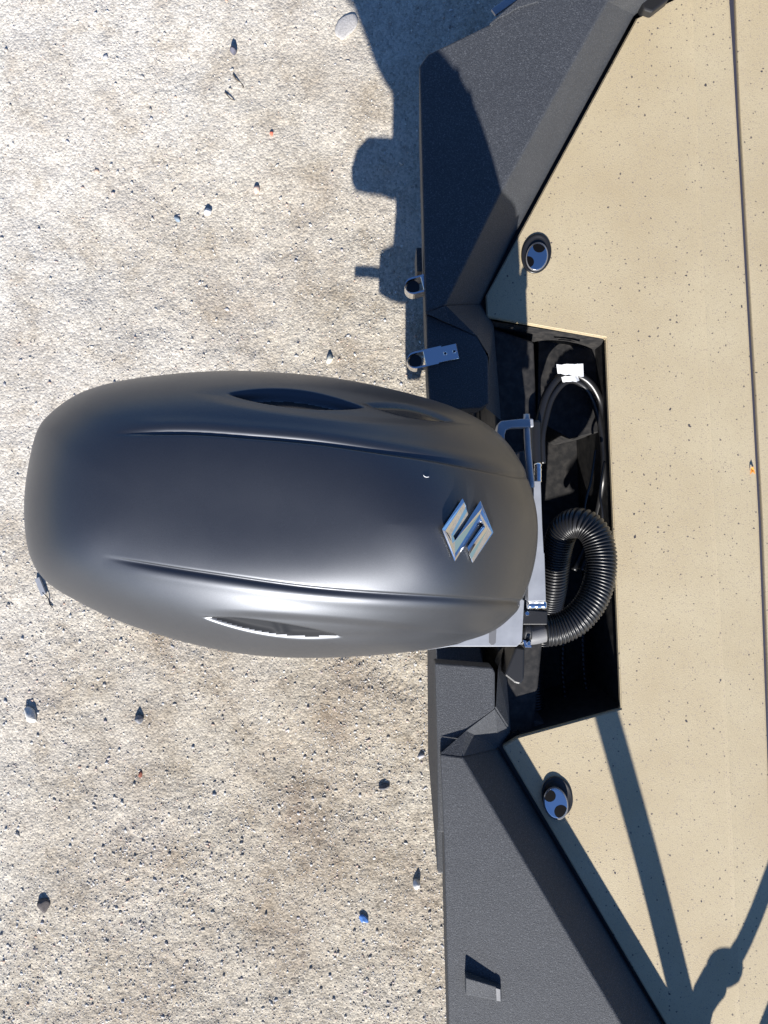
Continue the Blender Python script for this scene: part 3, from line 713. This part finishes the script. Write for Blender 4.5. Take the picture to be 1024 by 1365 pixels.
# ---------------------------------------------------------------- rigging in the well
col = empty('hose_collar', W(712, 836, .80), 'grey and black clamp collar joining the ribbed hose to the motor', 'hose clamp')
tube('sleeve', [W(699, 846, .79), W(712, 845, .79), W(729, 841, .79)], .0205, GP, col, .005, 24)
tube('clamp_band', [W(697, 838, .797), W(701, 838, .797), W(706, 837.5, .797)], .0235, DARK, col, .003, 24)
prism('cover', [(697, 812), (730, 815), (730, 833), (697, 833)], .822, .79, DARK, col, .002)
prism('ear', [(697, 853), (707, 855), (709, 863), (700, 863)], .815, .80, CH2, col, .001)
for x, y in ((702, 817), (704, 857)):
    p = W(x, y, .82); cyl('bolt', (p.x, p.y), .0042, .815, .8285, CH2, col, 14)
hose_pts = [W(726, 841, .79), W(745, 838, .79), W(768, 826, .79), W(788, 802, .785), W(799, 772, .775), W(801, 738, .765), W(792, 710, .755), W(773, 697, .74), W(752, 706, .71), W(742, 738, .68), W(737, 780, .65), W(730, 815, .60), W(722, 850, .56)]
hs = tube('ribbed_hose', hose_pts, .0315, RUB, None, .00085, 30, rib=.0032, pitch=.0066)
tag(hs, 'thick black ribbed hose curling through the motor well from the clamp collar', 'hose')
hs2 = tube('ribbed_hose', [W(712, 858, .52), W(712, 900, .51), W(714, 940, .50), W(720, 975, .47)], .0215, RUB, None, .001, 24, rib=.0022, pitch=.0062)
tag(hs2, 'straight ribbed hose in shade below the clamp collar', 'hose')
c1 = tube('control_cable', [W(716, 618, 0.635), W(716, 585, 0.635), W(720, 555, 0.630), W(730, 523, 0.625), W(748, 501, 0.620), W(768, 499, 0.615), W(788, 512, 0.605), W(802, 540, 0.585), W(810, 580, 0.585), W(812, 640, 0.585), W(800, 700, 0.500), W(775, 760, 0.500)], .0088, RUB, None, .005, 14)
tag(c1, 'outer of two black cables looped through the motor well', 'cable')
c2 = tube('control_cable', [W(724, 618, 0.635), W(723, 585, 0.635), W(727, 560, 0.630), W(736, 530, 0.625), W(752, 510, 0.620), W(768, 508, 0.615), W(785, 522, 0.600), W(797, 552, 0.585), W(804, 590, 0.585), W(804, 640, 0.585), W(792, 700, 0.500), W(765, 760, 0.500)], .0070, RUB, None, .005, 14)
tag(c2, 'inner of two black cables looped through the motor well', 'cable')
bt = tube('cable_boot', [W(714, 561, 0.640), W(714, 590, 0.640), W(715, 622, 0.640)], .0125, RUB, None, .006, 16)
tag(bt, 'short black rubber boot over the cable ends beside the steering rod', 'cable boot')
for i, (a, b, cc_) in enumerate((((752, 855), (750, 890), (757, 965)), ((776, 850), (779, 895), (790, 965)))):
    o = tube('wrapped_cable', [W(a[0], a[1]-20, .50), W(*b, .48), W((b[0]+cc_[0])/2, (b[1]+cc_[1])/2, .47), W(*cc_, .46)], .0065, RUB, None, .0012, 12, rib=.0018, pitch=.012, twist=1)
    tag(o, ['left spiral wrapped cable in the shaded lower well', 'right spiral wrapped cable in the shaded lower well'][i], 'cable')
for i, (a, b) in enumerate((((788, 640), (780, 672)), ((800, 655), (803, 690)))):
    o = tube('thin_wire', [W(a[0]+6, a[1]-40, .62), W(*a, .64), W(*b, .65), W(b[0]-4, b[1]+40, .62)], .0028, RUB, None, .004, 10)
    tag(o, ['thin black wire entering the top of the ribbed hose loop', 'thin black wire against the right wall of the motor well'][i], 'wire')
# paper tag wrapped on cables
def paper(pts, hz):
    v, f = [], []; n = 10
    for i in range(n+1):
        t = i/n
        for s in (0, 1):
            a = [pts[0][k]+(pts[1][k]-pts[0][k])*t for k in (0, 1)] if s == 0 else [pts[3][k]+(pts[2][k]-pts[3][k])*t for k in (0, 1)]
            v.append(W(a[0]+random.uniform(-.6, .6), a[1]+random.uniform(-.7, .7), hz+.006*math.sin(t*math.pi)+random.uniform(-.0008, .0008)))
    for i in range(n): f.append((2*i, 2*i+1, 2*i+3, 2*i+2))
    return v, f
tg = empty('paper_tag', W(760, 497, .62), 'white paper tag wrapped round the looped black cables', 'tag')
v_, f_ = paper([(742, 486), (777, 485), (778, 502), (744, 498)], .648); o = pyd('tag_strip', v_, f_, PAP, tg); md = o.modifiers.new('t', 'SOLIDIFY'); md.thickness = .0006
v_, f_ = paper([(748, 502), (770, 500), (773, 508), (750, 510)], .644); o = pyd('tag_strip', v_, f_, PAP, tg); md = o.modifiers.new('t', 'SOLIDIFY'); md.thickness = .0006
# orange leaf fragment in the seam
LF = mat('dry_orange_leaf', (.75, .27, .03), .7)
k = DZ+.002
lf = pyd('leaf_fragment', [W(1001, 624, k+.002), W(1004, 622, k+.004), W(1006, 628, k+.002), W(1007, 632, k), W(1003, 629, k+.004), W(1000, 633, k)], [(0, 1, 2, 4), (4, 2, 3), (0, 4, 5)], LF)
tag(lf, 'tiny orange dry leaf bit on the deck seam', 'leaf')

# ---------------------------------------------------------------- folded canopy frame standing beyond the lower edge, throws the bar shadows
def caster(px, py, h):
    p = W(px, py, DZ); return Vector((p.x-sx*COT*h, p.y-sy*COT*h, DZ+h))
cf = empty('canopy_frame', (.6, -1.2, .8), 'dark tubular folded canopy frame whose shadow crosses the deck', 'canopy frame')
FR = mat('frame_black_powder', (.03, .03, .032), .4)
tube('frame_tube', [caster(921, 1380, .20), caster(908, 1325, .22), caster(864, 1150, .34), caster(808, 950, .46), caster(795, 905, .49)], .0235, FR, cf, .03, 18)
tube('frame_tube', [caster(965, 1300, .23), caster(1000, 1240, .27), caster(1040, 1145, .34), caster(1120, 955, .5)], .0155, FR, cf, .03, 18)
o = bmo('hinge_knuckle', loft_bm([ell((0, 0), 1, 1, 0, 0)]*1+[ell((0, 0), 1, 1, 0, 0)], 0, cap=False), FR, cf); bpy.data.objects.remove(o)
def blob(name, c, r):
    bm = bmesh.new(); bmesh.ops.create_uvsphere(bm, u_segments=24, v_segments=14, radius=1)
    for q in bm.verts: q.co = Vector((q.co.x*r[0]+c.x, q.co.y*r[1]+c.y, q.co.z*r[2]+c.z))
    return bmo(name, bm, FR, cf, True)
blob('hinge_knuckle', caster(966, 1290, .24), (.040, .032, .018))
tube('frame_foot', [caster(925, 1460, .16), caster(934, 1345, .20), caster(958, 1302, .24)], .026, FR, cf, .02, 18)
tube('rolled_canvas', [caster(1020, 1420, .2), caster(1063, 1320, .26), caster(1115, 1200, .33), caster(1200, 1000, .45)], .038, FR, cf, .03, 20)
